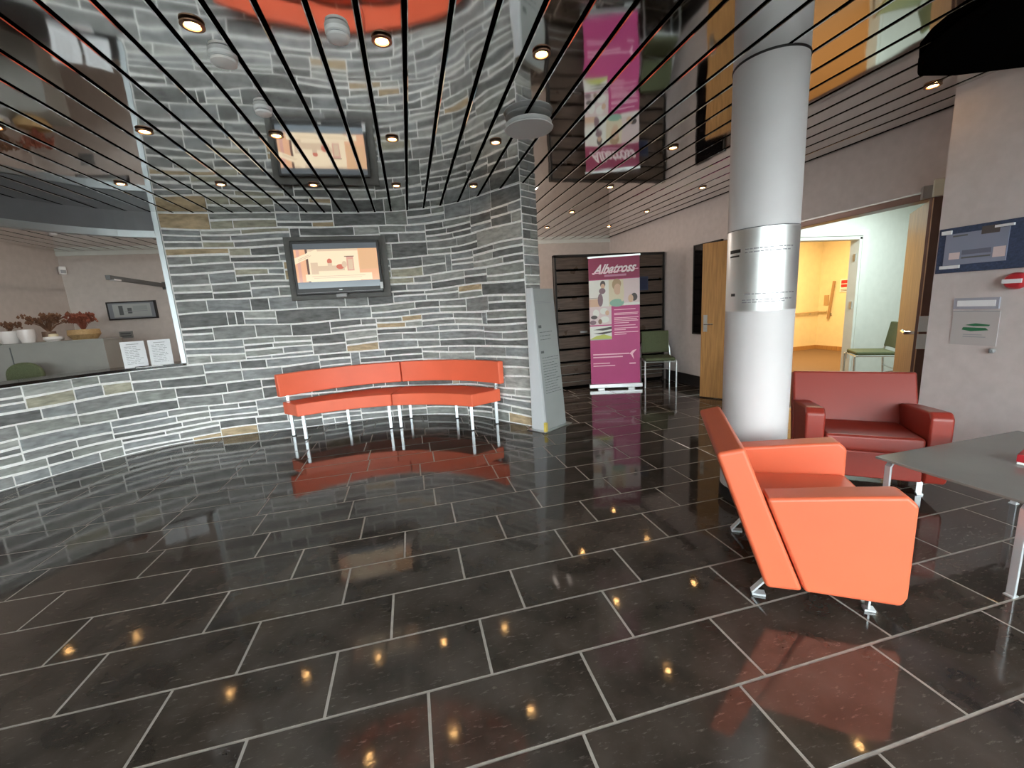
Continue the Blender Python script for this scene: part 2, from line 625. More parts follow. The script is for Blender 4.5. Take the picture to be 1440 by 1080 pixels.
prop(MB().box(4.34, 9.4, 2.2, 8.0, -0.12, 0.0).build('floor_side_rooms', M_carpet), 'brown carpet floor of the rooms beyond the open doorway', 'floor', kind='structure')
prop(MB().box(-30, 30, -40, -2.2, -0.2, -0.06).build('ground_outside', M_concrete), 'grey paving outside the glazed entrance behind the viewer', 'ground', kind='structure')

# ------------------------------------------------------------------ SETTING: mirrored slat ceiling
ceil = MB().box(-5.4, 4.34, -2.2, 8.4, ZC + 0.03, ZC + 0.12).build('ceiling', M_gap)
prop(ceil, 'mirror polished metal slat ceiling with black gaps over the hall', 'ceiling', kind='structure')
SP = 0.1985
sm = MB()
hw = SP / 2 - 0.0115
sm.prism([(-hw, .012), (-hw, .003), (-hw + .004, 0), (hw - .004, 0), (hw, .003), (hw, .012)], -1.95, 8.22, 'y')
for i in range(6):
    pass
SLAT = sm.mesh('slat', M_slat)
k = -20
while True:
    x = -1.277 + SP * (k + .5)
    k += 1
    if x < -5.25:
        continue
    if x > 4.12:
        break
    o = bpy.data.objects.new('slat', SLAT)
    COL.objects.link(o)
    o.parent = ceil
    o.location = (x, 0, ZC)
prop(MB().box(4.34, 9.4, 2.2, 8.0, 2.66, 2.75).build('ceiling_side_rooms', M_white), 'white plaster ceiling of the rooms beyond the open doorway', 'ceiling', kind='structure')

# ------------------------------------------------------------------ SETTING: plain walls
wr = MB()
X0, X1 = 4.20, 4.34
wr.box(X0, X1, 2.30, 2.62, 0, ZC + .03).box(X0, X1, 2.62, 4.02, 2.05, ZC + .03).box(X0, X1, 4.02, 4.15, 0, ZC + .03)
wr.box(X0, X1, 4.15, 4.96, 2.05, ZC + .03).box(X0, X1, 4.96, 8.4, 0, ZC + .03)
prop(wr.build('wall_right', M_lilac), 'lilac grey side wall with the doorways behind the column', 'wall', kind='structure')
prop(MB().box(3.75, 4.34, -2.2, 2.30, 0, ZC + .03).build('wall_right_front', M_lilac), 'lilac grey projecting wall carrying the blue notice board', 'wall', kind='structure')
prop(MB().box(-5.4, 4.34, 8.26, 8.4, 0, ZC + .03).build('wall_far', M_office), 'warm grey far wall of the reception office and passage', 'wall', kind='structure')
prop(MB().box(-5.4, -5.26, -2.2, 8.26, 0, ZC + .03).build('wall_left', M_office), 'warm grey left wall of the reception office', 'wall', kind='structure')
# side rooms
ww = MB()
ww.box(4.34, 5.45, 5.0, 5.1, 0, 2.66).box(5.45, 6.58, 5.0, 5.1, 2.09, 2.66).box(6.58, 9.3, 5.0, 5.1, 0, 2.66)
prop(ww.build('wall_vestibule', M_white), 'white vestibule wall with a framed opening to the warm corridor', 'wall', kind='structure')
prop(MB().box(4.34, 9.3, 2.22, 2.30, 0, 2.66).build('wall_vestibule_near', M_white), 'white near wall of the vestibule, out of view', 'wall', kind='structure')
prop(MB().box(8.9, 9.0, 2.3, 5.0, 0, 2.66).build('wall_vestibule_end', M_white), 'white end wall of the vestibule', 'wall', kind='structure')
prop(MB().box(9.15, 9.3, 5.1, 7.75, 0, 2.66).build('wall_corridor_end', M_cream), 'warm lit end wall of the corridor with the red notice', 'wall', kind='structure')
prop(MB().box(4.34, 9.3, 7.75, 7.9, 0, 2.66).build('wall_corridor_side', M_cream), 'warm lit side wall of the corridor with the handrail', 'wall', kind='structure')
bb = MB().box(4.34, 9.15, 7.732, 7.75, 0, .09).box(9.132, 9.15, 5.1, 7.732, 0, .09)
prop(bb.build('baseboard_corridor', M_wood), 'oak skirting round the warm corridor', 'skirting', kind='structure')
prop(MB().box(4.185, 4.20, 4.99, 6.24, 0, .17).build('baseboard_right', M_black), 'black skirting on the lilac side wall', 'skirting', kind='structure')
# white door lining round the corridor opening
df = empty('trim_1', (6.0, 5.0, 0), 0, 'white painted lining round the opening to the warm corridor', 'door frame', kind='structure')
for nm, b in (('jamb', (-.63, -.55, -.02, .12, 0, 2.09)), ('jamb', (.56, .64, -.02, .12, 0, 2.09)), ('head', (-.63, .64, -.02, .12, 2.05, 2.14))):
    MB().box(*b).build(nm, M_white, df, bevel=.006)
for b in ((-.72, -.60, -.035, -.02, 0, 2.19), (.60, .72, -.035, -.02, 0, 2.19), (-.60, .60, -.035, -.02, 2.10, 2.19)):
    MB().box(*b).build('architrave', M_white, df, bevel=.004, seg=2)
for z in (.28, 1.05, 1.75):
    MB().box(.545, .56, .02, .05, z, z + .1).build('hinge_plate', M_alu, df)
# head frame of the large opening
hf = empty('trim_2', (4.2, 3.2, 2.03), 0, 'dark bronze head frame over the wide side doorway', 'door frame', kind='structure')
MB().box(-.02, .14, -.57, .83, 0, .055).build('head', M_dark, hf, bevel=.004)
MB().box(-.03, 0, -.57, .83, .052, .066).build('drip_edge', M_rail, hf)
MB().box(.0, .14, .775, .83, -2.03, 0).build('jamb', M_dark, hf, bevel=.004)
MB().box(-.02, .14, -.58, -.545, -2.03, .05).build('jamb', M_dark, hf, bevel=.004)

# rear glazing behind the viewer
gl = empty('window_1', (0, -2.05, 0), 0, 'glazed entrance front behind the viewer with slim grey mullions', 'window', kind='structure')
wf = MB().box(-5.4, 4.34, -.1, .1, 2.36, ZC + .03).box(-5.4, 4.34, -.1, .1, -.02, .08)
for k in range(8):
    x = -5.36 + k * 1.385
    wf.box(x - .035, x + .035, -.06, .06, .08, 2.36)
wf.build('window_frame', M_greyp, gl)
M_pane = glass_mat('clear_glass')
for k in range(7):
    x = -5.36 + k * 1.385
    MB().box(x + .035, x + 1.35, -.006, .006, .08, 2.36).build('pane', M_pane, gl)

# ------------------------------------------------------------------ SETTING: the stone wall
core = MB()
arc_solid(core, 0.0, S_POST, -0.25, 0.0, 0.0, ZC)
stone_wall = core.build('wall_center', M_mortar)
prop(stone_wall, 'curved grey slate stone wall with pale mortar behind the orange bench', 'wall', kind='structure')
rnd = random.Random(11)
low = lay_stones(rnd, 0.0, S_END, .925, .26, .74)
lay = [(a, b, c + .925, d + .925) for (a, b, c, d) in lay_stones(rnd, 0.0, S_POST - .01, ZC - .925, .26, .74)]
lay += [q for q in low if (q[0] + q[1]) / 2 < S_POST]
lay.sort(key=lambda q: -(q[1] - q[0]) * (q[3] - q[2]))
# end cap of the wall at its right corner
A, Bk = Vector((*wpt(0, 0), 0)), Vector((*wpt(0, -.25), 0))
capd = (Bk - A).normalized()
capn = Vector((capd.y, -capd.x, 0))
if capn.dot(Vector((*wpt(0.3, 0), 0)) - A) > 0:
    capn = -capn
cap = []
z = 0.0
while z < ZC - .001:
    h = rnd.uniform(.062, .118)
    if ZC - z - h < .06:
        h = ZC - z
    cuts = [0, .25] if rnd.random() < .6 else [0, rnd.uniform(.09, .16), .25]
    for a, b in zip(cuts, cuts[1:]):
        cap.append((a, b, z, z + h))
    z += h


def cap_geo(rnd, a, b, z0, z1):
    g, ch, pr = .0055, .005, .010 + rnd.random() * .008
    v = []
    for (aa, zz, o) in ((a + g, z0 + g, -.004), (b - g, z0 + g, -.004), (b - g, z1 - g, -.004), (a + g, z1 - g, -.004),
                        (a + g + ch, z0 + g + ch, pr), (b - g - ch, z0 + g + ch, pr), (b - g - ch, z1 - g - ch, pr), (a + g + ch, z1 - g - ch, pr)):
        p = A + capd * aa + capn * o
        v.append((p.x, p.y, zz))
    return v, [(0, 1, 5, 4), (1, 2, 6, 5), (2, 3, 7, 6), (3, 0, 4, 7), (4, 5, 6, 7)]


n_ind = 0
stuff = MB()
for i, (s0, s1, z0, z1) in enumerate(lay):
    v, f = stone_geo(rnd, s0, s1, z0, z1, ZC)
    mi = pick_stone(rnd)
    if n_ind < 262:
        MB().add(v, f).build('stone', STONES[mi], stone_wall)
        n_ind += 1
    else:
        stuff.add(v, f, mi)
for i, q in enumerate(cap):
    v, f = cap_geo(rnd, *q)
    if n_ind < 298:
        MB().add(v, f).build('stone', STONES[pick_stone(rnd)], stone_wall)
        n_ind += 1
    else:
        stuff.add(v, f, pick_stone(rnd))
if stuff.v:
    prop(stuff.build('small_stones', STONES, stone_wall), kind='stuff')
NSTONE = len(lay)

# low curved stone front of the reception desk
core = MB()
arc_solid(core, S_POST, S_END, -0.22, 0.0, 0.0, 0.925)
desk = core.build('wall_left_front', M_mortar)
prop(desk, 'low curved stone wall fronting the reception desk under a black top', 'wall', kind='structure')
rnd = random.Random(23)
for (s0, s1, z0, z1) in [q for q in low if (q[0] + q[1]) / 2 >= S_POST]:
    v, f = stone_geo(rnd, s0, s1, z0, z1, .925)
    mi = pick_stone(rnd)
    MB().add(v, f).build('stone', STONES[mi], desk)
wt = MB()
arc_solid(wt, S_POST + .03, S_END, -0.42, 0.035, 0.927, 0.957)
prop(wt.build('worktop', M_counter, bevel=.003, seg=2), 'thin black stone worktop on the curved reception desk', 'worktop')

# post, rail and fascia above the desk
fr = empty('trim_3', (-2.64, 5.76, 0), 0, 'satin steel post and curved rail framing the reception opening', 'frame', kind='structure')


def local(mb, o):
    ox, oy, oz = o
    mb.v = [(a - ox, b - oy, c - oz) for (a, b, c) in mb.v]
    return mb


q = MB()
arc_solid(q, S_POST - .005, S_POST + .042, -.05, .024, .957, ZC)
local(q, fr.location).build('post', M_rail, fr)
q = MB()
arc_solid(q, S_POST + .042, S_END, -.05, .03, 2.375, 2.445)
local(q, fr.location).build('rail', M_rail, fr)
q = MB()
arc_solid(q, S_POST + .042, S_END, -.02, .0, 2.445, ZC)
local(q, fr.location).build('fascia', M_fascia, fr)

# ------------------------------------------------------------------ the round column
CC = (2.163, 2.23)
co = MB().lathe([(.192, 0), (.192, ZC)], (0, 0, 0), 64).build('column', M_column, smooth=True)
co.location = (*CC, 0)
prop(co, 'round pale grey column standing behind the orange armchair', 'column', kind='structure')
MB().lathe([(.194, ZC - .006), (.196, ZC - .006), (.196, ZC + .004), (.194, ZC + .004)], (0, 0, 0), 64).build('ceiling_joint', M_black, co)
MB().lathe([(.193, 0), (.197, .0), (.197, .085), (.193, .088)], (0, 0, 0), 64).build('base_ring', M_black, co, smooth=True)
# silver sheet wrapped on the column
ps = MB()
a0, a1 = math.radians(-45 - 180 - 95 + 180), math.radians(-45 - 180 + 70 + 180)
n = 40
base_a = math.atan2(-CC[1], -CC[0])
A0, A1 = base_a - math.radians(74), base_a + math.radians(77)
v, f = [], []
for i in range(n + 1):
    a = A0 + (A1 - A0) * i / n
    for (rr, z) in ((.1925, 1.262), (.1965, 1.262), (.1965, 1.742), (.1925, 1.742)):
        v.append((rr * math.cos(a), rr * math.sin(a), z))
for i in range(n):
    for k in range(4):
        f.append((4 * i + k, 4 * i + (k + 1) % 4, 4 * i + 4 + (k + 1) % 4, 4 * i + 4 + k))
f += [(0, 1, 2, 3), (4 * n + 3, 4 * n + 2, 4 * n + 1, 4 * n)]
ps.add(v, f)
plate = ps.build('wall_plaque', M_plate, smooth=True)
plate.location = (*CC, 0)
prop(plate, 'curved silver metal sign sheet wrapped round the pale column', 'sign')
pm = MB()


def on_col(a0, a1, z0, z1, mi, rr=.1972):
    n = max(1, int(abs(a1 - a0) / math.radians(3)))
    v, f = [], []
    for i in range(n + 1):
        a = base_a + a0 + (a1 - a0) * i / n
        v += [(rr * math.cos(a), rr * math.sin(a), z0), (rr * math.cos(a), rr * math.sin(a), z1)]
    for i in range(n):
        f.append((2 * i, 2 * i + 2, 2 * i + 3, 2 * i + 1))
    pm.add(v, f, mi)


D = math.radians
on_col(D(-58), D(-34), 1.612, 1.632, 0)
on_col(D(-58), D(-36), 1.588, 1.598, 0)
for (z, a, b) in ((1.622, -26, 52), (1.604, -26, 46), (1.36, -24, 60), (1.325, -28, 56), (1.312, -28, 40)):
    u = a
    while u < b:
        l = random.uniform(4, 10)
        on_col(D(u), D(min(u + l, b)), z, z + .007, 1)
        u += l + 1.4
on_col(D(-52), D(-42), 1.355, 1.372, 0)
prop(pm.build('lettering', [M_inkb, M_inkl], plate), kind='stuff')
bd = MB()
v, f = [], []
for i in range(n + 1):
    a = A0 + (A1 - A0) * i / n
    for (rr, z) in ((.1925, 1.742), (.1975, 1.742), (.1975, 1.747), (.1925, 1.747)):
        v.append((rr * math.cos(a), rr * math.sin(a), z))
for i in range(n):
    for k in range(4):
        f.append((4 * i + k, 4 * i + (k + 1) % 4, 4 * i + 4 + (k + 1) % 4, 4 * i + 4 + k))
bd.add(v, f)
bd.build('top_edge', M_ink, plate)

# ------------------------------------------------------------------ armchairs
ARM_W = .76


def armchair(name, loc, ang, m, label):
    """local x = lateral, local -y = front (v), origin at the rear bottom of one side"""
    t = empty(name, loc, ang, label, 'armchair', 'square leather armchairs')
    W = ARM_W

    def side(poly, a, b):
        return MB().prism([(-p[0], p[1]) for p in poly], a, b, 'x')
    side([(.0, .10), (.138, .105), (-.021, .513), (-.105, .735), (-.215, .705)], .0, W).build('backrest', m, t, bevel=.018)
    arm = [(.143, .105), (.475, .10), (.492, .14), (.492, .535), (.455, .572), (.30, .555), (-.018, .517)]
    side(arm, .0, .115).build('armrest', m, t, bevel=.016)
    side(arm, W - .115, W).build('armrest', m, t, bevel=.016)
    side([(.055, .27), (.488, .285), (.494, .32), (.490, .40), (.02, .385)], .118, W - .118).build('seat_cushion', m, t, bevel=.022)
    side([(.145, .108), (.478, .104), (.487, .292), (.07, .280)], .117, W - .117).build('seat_base', m, t, bevel=.01)
    for xx in (.10, W - .10):
        MB().bar((xx, -.03, .10), (xx, .035, .012), .032, .008).bar((xx, .035, .006), (xx, -.02, .006), .034, .010).build('leg', M_leg, t)
        MB().bar((xx, -.405, .105), (xx, -.405, .012), .03, .008, (0, 1, 0)).bar((xx, -.39, .006), (xx, -.43, .006), .032, .010).build('leg', M_leg, t)
    return t


ox = empty  # (kept short)
# front direction of the near chair is (.842,-.539); lateral axis (.539,.842)
armchair('armchair', (1.392, 1.325, 0), math.atan2(.842, .539), M_orange, 'bright orange leather armchair seen from its side, before the round column')
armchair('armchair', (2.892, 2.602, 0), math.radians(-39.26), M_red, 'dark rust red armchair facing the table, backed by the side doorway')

# ------------------------------------------------------------------ low table
tb = empty('coffee_table', (2.40, 1.02, 0), 0, 'low grey glass coffee table with chrome legs beside the armchairs', 'table')
MB().box(0, 1.12, 0, .62, .438, .452).build('tabletop', M_table, tb, bevel=.004, seg=2)
for (xx, yy, dx, dy) in ((.03, .05, 1, 1), (.03, .57, 1, -1), (1.09, .05, -1, 1), (1.09, .57, -1, -1)):
    MB().bar((xx, yy, .006), (xx, yy, .41), .014, .03, (0, 1, 0)).bar((xx, yy, .404), (xx + dx * .02, yy, .430), .03, .012).bar((xx + dx * .015, yy, .430), (xx + dx * .10, yy, .430), .03, .012).box(xx - .018, xx + .018, yy - .018, yy + .018, 0, .008).build('leg', M_leg, tb, bevel=.003, seg=2)
pk = empty('packet', (2.93, 1.30, .4525), .3, 'small red box with white base on the grey glass table', 'box')
MB().box(-.06, .06, -.04, .04, .012, .05).build('lid', M_redp, pk, bevel=.004)
MB().box(-.057, .057, -.037, .037, 0, .012).build('base', M_whitep, pk)

# ------------------------------------------------------------------ curved benches
FC, FR = (-.757, 3.343), 1.834
BC, BR = (-.561, 3.935), 1.7225


def bench_pt(u, w_, extra=0.0):
    """u in 0..1 from the left end to the right end, w_ 0 front .. 1 rear of the seat"""
    a = math.radians(109.0 + (42.5 - 109.0) * u)
    b = math.radians(125.5 + (27.8 - 125.5) * u)
    p = Vector((FC[0] + FR * math.cos(a), FC[1] + FR * math.sin(a)))
    q_ = Vector((BC[0] + BR * math.cos(b), BC[1] + BR * math.sin(b)))
    d = (q_ - p)
    return p + d * w_ + d.normalized() * extra


def bench(name, u0, u1, label):
    o = bench_pt((u0 + u1) / 2, .5)
    t = empty(name, (o.x, o.y, 0), 0, label, 'bench', 'curved orange bench units')

    def strip(wa, wb, ea, eb, z0, z1, n=14, u_a=u0, u_b=u1):
        v, f = [], []
        for i in range(n + 1):
            u = u_a + (u_b - u_a) * i / n
            a, b = bench_pt(u, wa, ea), bench_pt(u, wb, eb)
            v += [(a.x - o.x, a.y - o.y, z0), (b.x - o.x, b.y - o.y, z0), (b.x - o.x, b.y - o.y, z1), (a.x - o.x, a.y - o.y, z1)]
        for i in range(n):
            for k in range(4):
                f.append((4 * i + k, 4 * i + (k + 1) % 4, 4 * i + 4 + (k + 1) % 4, 4 * i + 4 + k))
        f += [(0, 1, 2, 3), (4 * n + 3, 4 * n + 2, 4 * n + 1, 4 * n)]
        return MB().add(v, f)
    strip(0, 1, 0, 0, .285, .43).build('seat', M_bench, t, bevel=.012)
    strip(1, 1, -.05, .02, .50, .765, u_a=u0 - (.013 if u0 < .2 else 0), u_b=u1 + (.02 if u1 > .8 else 0)).build('backrest', M_bench, t, bevel=.012)

    def leg(u, w_, top, name='leg'):
        p = bench_pt(u, w_)
        x, y = p.x - o.x, p.y - o.y
        b = MB().box(x - .017, x + .017, y - .017, y + .017, .008, top)
        b.build(name, M_leg, t, bevel=.003, seg=2)
        MB().box(x - .02, x + .02, y - .02, y + .02, 0, .008).build('foot', M_black, t)
    d = .022
    for u in (u0 + d * 1.4, u1 - d):
        leg(u, .06, .287)
    um = (u0 + u1) / 2
    for u in (u0 + d, um, u1 - d):
        leg(u, .93, .287)
        if .1 < u < .9:
            continue
        p = bench_pt(u, 1, -.012)
        MB().box(p.x - o.x - .014, p.x - o.x + .014, p.y - o.y - .014, p.y - o.y + .014, .425, .53).build('back_bracket', M_chrome, t)
    return t


bench('curved_bench', 0.0, .498, 'left half of the curved orange bench, below the television')
bench('curved_bench', .502, 1.0, 'right half of the curved orange bench, beside the grey leaning totem')

# ------------------------------------------------------------------ television
tv = empty('television', (-.78, 5.60, 1.71), math.radians(0.5), 'flat television with a peach picture hung on the stone wall', 'television')
MB().box(-.505, .505, -.02, .035, -.045, .585).build('casing', mat('tv_black', (.008, .008, .009), .45), tv, bevel=.008)
MB().box(-.485, .487, -.024, -.0195, -.018, .022).build('speaker_bar', mat('tv_grille', (.012, .012, .013), .4), tv)
MB().box(-.490, .490, -.0255, -.0195, -.024, -.019).build('chrome_line', M_greyp, tv)
MB().box(-.02, .02, -.0255, -.0235, -.004, .008).build('status_light', M_whitep, tv)
MB().box(-.06, .06, -.015, .06, -.085, -.045).build('wall_bracket', M_greyp, tv)
MB().box(-.12, .08, .035, .065, .15, .40).build('mount', M_black, tv)
MB().box(-.585, .590, .062, .105, -.10, .645).build('backing_board', mat('grey_brown_board', (.125, .125, .118), .7, noise=(8, .15, (1, 1, 1))), tv, bevel=.004, seg=2)
E_pe = emit('screen_peach', (.94, .50, .28), .95)
E_cr = emit('screen_cream', (1.0, .80, .54), 1.0)
E_or = emit('screen_orange', (.90, .52, .27), .9)
E_pk = emit('screen_pink', (.82, .42, .32), .9)
E_dk = emit('screen_dark', (.22, .10, .07), .6)
E_rd = emit('screen_red', (.80, .20, .12), .8)
E_gy = emit('screen_grey', (.13, .155, .18), .6)
E_gl = emit('screen_steel', (.22, .28, .33), .7)
E_gr = emit('screen_beige', (.85, .62, .42), .9)
sc = [(rect(0, 0, .945, .52), E_cr),
      (rect(0, .455, .945, .52), E_gy), (rect(0, 0, .945, .075), E_gl),
      (rect(0, .075, .125, .455), E_pe), (rect(.025, .075, .06, .455), E_pk), (rect(.125, .075, .15, .455), E_dk),
      (rect(.72, .075, .945, .455), E_pe), (rect(.73, .21, .935, .45), E_or),
      (rect(.15, .43, .72, .455), E_gr), (rect(.17, .12, .25, .30), E_gr),
      (rect(.25, .20, .55, .26), E_gr),
      (ell(.385, .31, .028, .034), E_rd), (rect(.36, .22, .41, .29), E_gr), (ell(.50, .245, .045, .03), E_rd), (ell(.55, .27, .03, .04), E_gr),
      (rect(.58, .195, .66, .36), E_pk), (rect(.595, .21, .65, .33), E_gr), (rect(.56, .36, .67, .368), E_dk),
      ([(.0, .285), (.27, .40), (.255, .455), (-.0, .355)], E_cr), ([(.04, .318), (.19, .38), (.187, .386), (.038, .325)], E_gr),
      ([(.04, .335), (.17, .388), (.167, .394), (.038, .342)], E_gr),
      (rect(.10, .085, .86, .165), E_cr), (rect(.17, .135, .78, .142), E_gr), (rect(.19, .115, .74, .121), E_gr)]
flat_polys('screen', tv, sc, (-.472, -.0205, .03), (1, 0, 0), (0, 0, 1))
MB().box(.47, .505, -.03, -.021, -.005, .075).build('energy_label', M_paper, tv)

# ------------------------------------------------------------------ leaning information totem
fx = Vector((.33, .205, 0)).normalized()
tt = empty('information_totem', (1.335, 4.205, 0), math.atan2(fx.y, fx.x), 'pale grey leaning totem of printed information beside the stone wall end', 'sign')
TW = .385
MB().box(-.06, TW + .05, -.035, .225, 0, .012).build('base_plate', M_alu, tt, bevel=.003, seg=2)
# side profile leans back: bottom front y=0, top front y=.17
body = MB().prism([(.012, .012), (.205, .012), (.188, 1.552), (.130, 1.552)], .028, TW, 'x').build('body', M_totem, tt, bevel=.004, seg=2)
MB().prism([(.0, .012), (.200, .012), (.186, 1.560), (.112, 1.560)], -.004, .027, 'x').build('edge_trim', mat('pale_satin', (.62, .65, .68), .35), tt, bevel=.003, seg=2)
rr = random.Random(5)
L = []
L += [(rect(.05, 1.40, .20, 1.407), M_inkl), (rect(.05, 1.385, .30, 1.390), M_inkl)]
L += [(rect(.05, 1.12, .10, 1.15), M_ink)] + text_lines(.06, .34, 1.07, .99, 3, M_ink, .006, rr, .4)
L += [(rect(.05, .845, .10, .87), M_ink)] + text_lines(.06, .34, .79, .40, 14, M_ink, .006, rr, .35)
L += text_lines(.05, .34, .86 - .10, .42, 5, M_inkl, .004, rr, .3)
nn = Vector((0, .130 - .012, 1.54)).normalized()
o = flat_polys('lettering', tt, [([(u, v_ / nn.z * 1.0) for (u, v_) in p], m) for p, m in L], (.02, .012, .012), (1, 0, 0), nn, .0012)
MB().box(-.03, .0, -.03, .0, .012, .11).build('yellow_tag', M_yellow, tt)

# ------------------------------------------------------------------ roll-up banner
bl, br = Vector((2.735, 6.09, 0)), Vector((3.455, 5.845, 0))
bx = (br - bl).normalized()
bn = empty('rollup_banner', bl, math.atan2(bx.y, bx.x), 'tall magenta roll-up banner standing before the dark slatted screen', 'banner')
BW = .765
MB().box(-.03, BW + .03, -.06, .06, .02, .085).build('cassette', M_alu, bn, bevel=.008)
for fx0 in (.1, BW - .2):
    MB().box(fx0, fx0 + .1, -.09, .09, 0, .02).build('foot', M_alu, bn)
MB().box(-.01, BW + .01, -.008, .012, 2.03, 2.055).build('top_rail', M_alu, bn)
MB().bar((BW / 2, .03, .085), (BW / 2, .015, 2.03), .015, .015).build('support_pole', M_alu, bn)
M_ph = {k: mat('photo_' + k, c, .5) for k, c in dict(white=(.72, .74, .70), skin=(.62, .42, .30), cream=(.66, .60, .44), pinkw=(.66, .55, .56), dark=(.08, .07, .07),
                                                    plum=(.22, .14, .17), aqua=(.25, .45, .36), hair=(.42, .30, .18), lime=(.50, .55, .12), sage=(.38, .42, .33), brown=(.25, .16, .11)).items()}
MB().box(0, BW, -.003, .003, .085, 2.03).build('print', M_magenta, bn)
bi = [(rect(0, 1.71, BW, 2.03), M_dmagenta)]
P0 = 1.70
bi += [(rect(0, 1.30, BW, P0), M_ph['white']), (rect(0, 1.02, .335, 1.30), M_ph['pinkw']), (rect(0, .80, .335, 1.0), M_ph['white']),
       (rect(.30, 1.30, .52, P0), M_ph['cream']), (rect(.52, 1.34, BW, P0), M_ph['pinkw']), (rect(0, 1.30, .16, 1.42), M_ph['skin']),
       (ell(.21, 1.635, .04, .055), M_ph['dark']), (ell(.21, 1.605, .03, .04), M_ph['skin']), (ell(.20, 1.535, .05, .045), M_ph['plum']), (ell(.17, 1.40, .04, .10), M_ph['plum']),
       (ell(.42, 1.62, .07, .09), M_ph['hair']), (ell(.43, 1.55, .055, .085), M_ph['skin']), (ell(.42, 1.345, .11, .06), M_ph['aqua']), (ell(.50, 1.50, .03, .14), M_ph['cream']),
       (ell(.68, 1.42, .05, .06), M_ph['dark']), (ell(.63, 1.40, .04, .06), M_ph['skin']), (ell(.62, 1.61, .06, .07), M_ph['pinkw']), (rect(0, 1.43, .16, 1.437), M_ph['brown']),
       (ell(.10, 1.20, .05, .06), M_ph['white']), (ell(.22, 1.23, .06, .05), M_ph['white']), (ell(.07, 1.14, .05, .03), M_ph['dark']), (ell(.23, 1.10, .07, .05), M_ph['white']),
       (ell(.05, 1.06, .05, .035), M_ph['plum']), (ell(.16, 1.07, .03, .04), M_ph['brown']), (ell(.27, 1.20, .03, .04), M_ph['skin']),
       ([(.05, .945), (.335, .985), (.335, .945), (.2, .93)], M_ph['dark']), ([(.05, .885), (.335, .92), (.335, .895), (.2, .87)], M_ph['dark']),
       ([(0, .80), (.335, .80), (.335, .83), (.22, .87), (.10, .85)], M_ph['lime']), (rect(0, .785, .335, .80), M_ph['sage'])]
rr = random.Random(9)
for (v_, e) in ((1.235, .70), (1.18, .74), (1.16, .73), (1.11, .745), (1.085, .72), (1.06, .74), (1.03, .60), (.99, .70), (.95, .73), (.925, .55), (.885, .74), (.855, .56)):
    bi.append((rect(.375, v_, e, v_ + .011), M_pink))
for (v_, e, h) in ((.545, .60, .018), (.500, .50, .018), (.405, .30, .014), (.365, .38, .014)):
    bi.append((rect(.04, v_, e, v_ + h), M_pink))
# bird-like mark and its caption
bi += [([(.05, 1.795), (.45, 1.812), (.745, 1.838), (.745, 1.846), (.45, 1.824), (.05, 1.81)], M_pink), ([(.60, .545), (.655, .60), (.715, .615), (.68, .575), (.655, .545), (.665, .50), (.672, .455), (.645, .50), (.625, .535)], M_pink), (rect(.60, .385, .70, .405), M_pink), (rect(.235, 1.745, .565, 1.775), mat('muted_pink_print', (.5, .2, .32), .5))]
flat_polys('graphics', bn, bi, (0, -.0032, 0), (1, 0, 0), (0, 0, 1), .0010)


def text_mesh(name, body, size, parent, loc, rot, m, shear=0.0, offset=0.0, sx=1.0):
    cu = bpy.data.curves.new(name, 'FONT')
    cu.body = body
    cu.size = size
    cu.shear = shear
    cu.offset = offset
    cu.align_x = 'CENTER'
    to = bpy.data.objects.new(name, cu)
    COL.objects.link(to)
    dg = bpy.context.evaluated_depsgraph_get()
    me = bpy.data.meshes.new_from_object(to.evaluated_get(dg))
    bpy.data.objects.remove(to)
    bpy.data.curves.remove(cu)
    me.materials.clear()
    me.materials.append(m)
    o = bpy.data.objects.new(name, me)
    COL.objects.link(o)
    o.parent = parent
    o.location = loc
    o.rotation_euler = rot
    o.scale = (sx, 1, 1)
    return o


M_wprint = mat('white_print', (.80, .70, .74), .5)
text_mesh('headline', 'Albatross', .19, bn, (.375, -.0065, 1.80), (PI / 2, math.radians(-1.5), 0), M_wprint, .62, .005, .84)

# ------------------------------------------------------------------ dark slatted screen
ds = empty('slatted_screen', (2.25, 6.27, 0), 0, 'dark brown slatted screen standing behind the magenta banner', 'screen')
SW = 1.92
MB().box(0, SW, .05, .09, 0, 2.09).build('backing', M_gap, ds)
for k in range(10):
    z0 = .02 + k * .2065
    MB().box(.03, SW - .03, .012, .05, z0 + .028, z0 + .2065 - .006).build('slat', M_dwood, ds, bevel=.004, seg=2)
MB().box(0, .03, 0, .09, 0, 2.11).build('side_frame', M_black, ds)
MB().box(SW - .03, SW, 0, .09, 0, 2.11).build('side_frame', M_black, ds)
MB().box(0, SW, 0, .09, 2.085, 2.12).build('top_frame', M_black, ds)
for z in (.12, .25, .39):
    MB().tube([(.04, -.008, z), (SW - .04, -.008, z)], .006, 8).build('steel_rail', M_alu, ds)
MB().box(.40, .52, -.004, .012, .90, .93).build('handle', M_alu, ds)
nv = empty('notice', (3.67, 6.268, 1.52), 0, 'small navy blue notice on the slatted screen, right of the banner', 'notice')
MB().box(0, .19, -.008, 0, 0, .22).build('board', M_navy, nv)
MB().box(.02, .17, -.0095, -.008, .02, .2).build('sheet', mat('dark_navy_print', (.02, .03, .075), .4), nv)


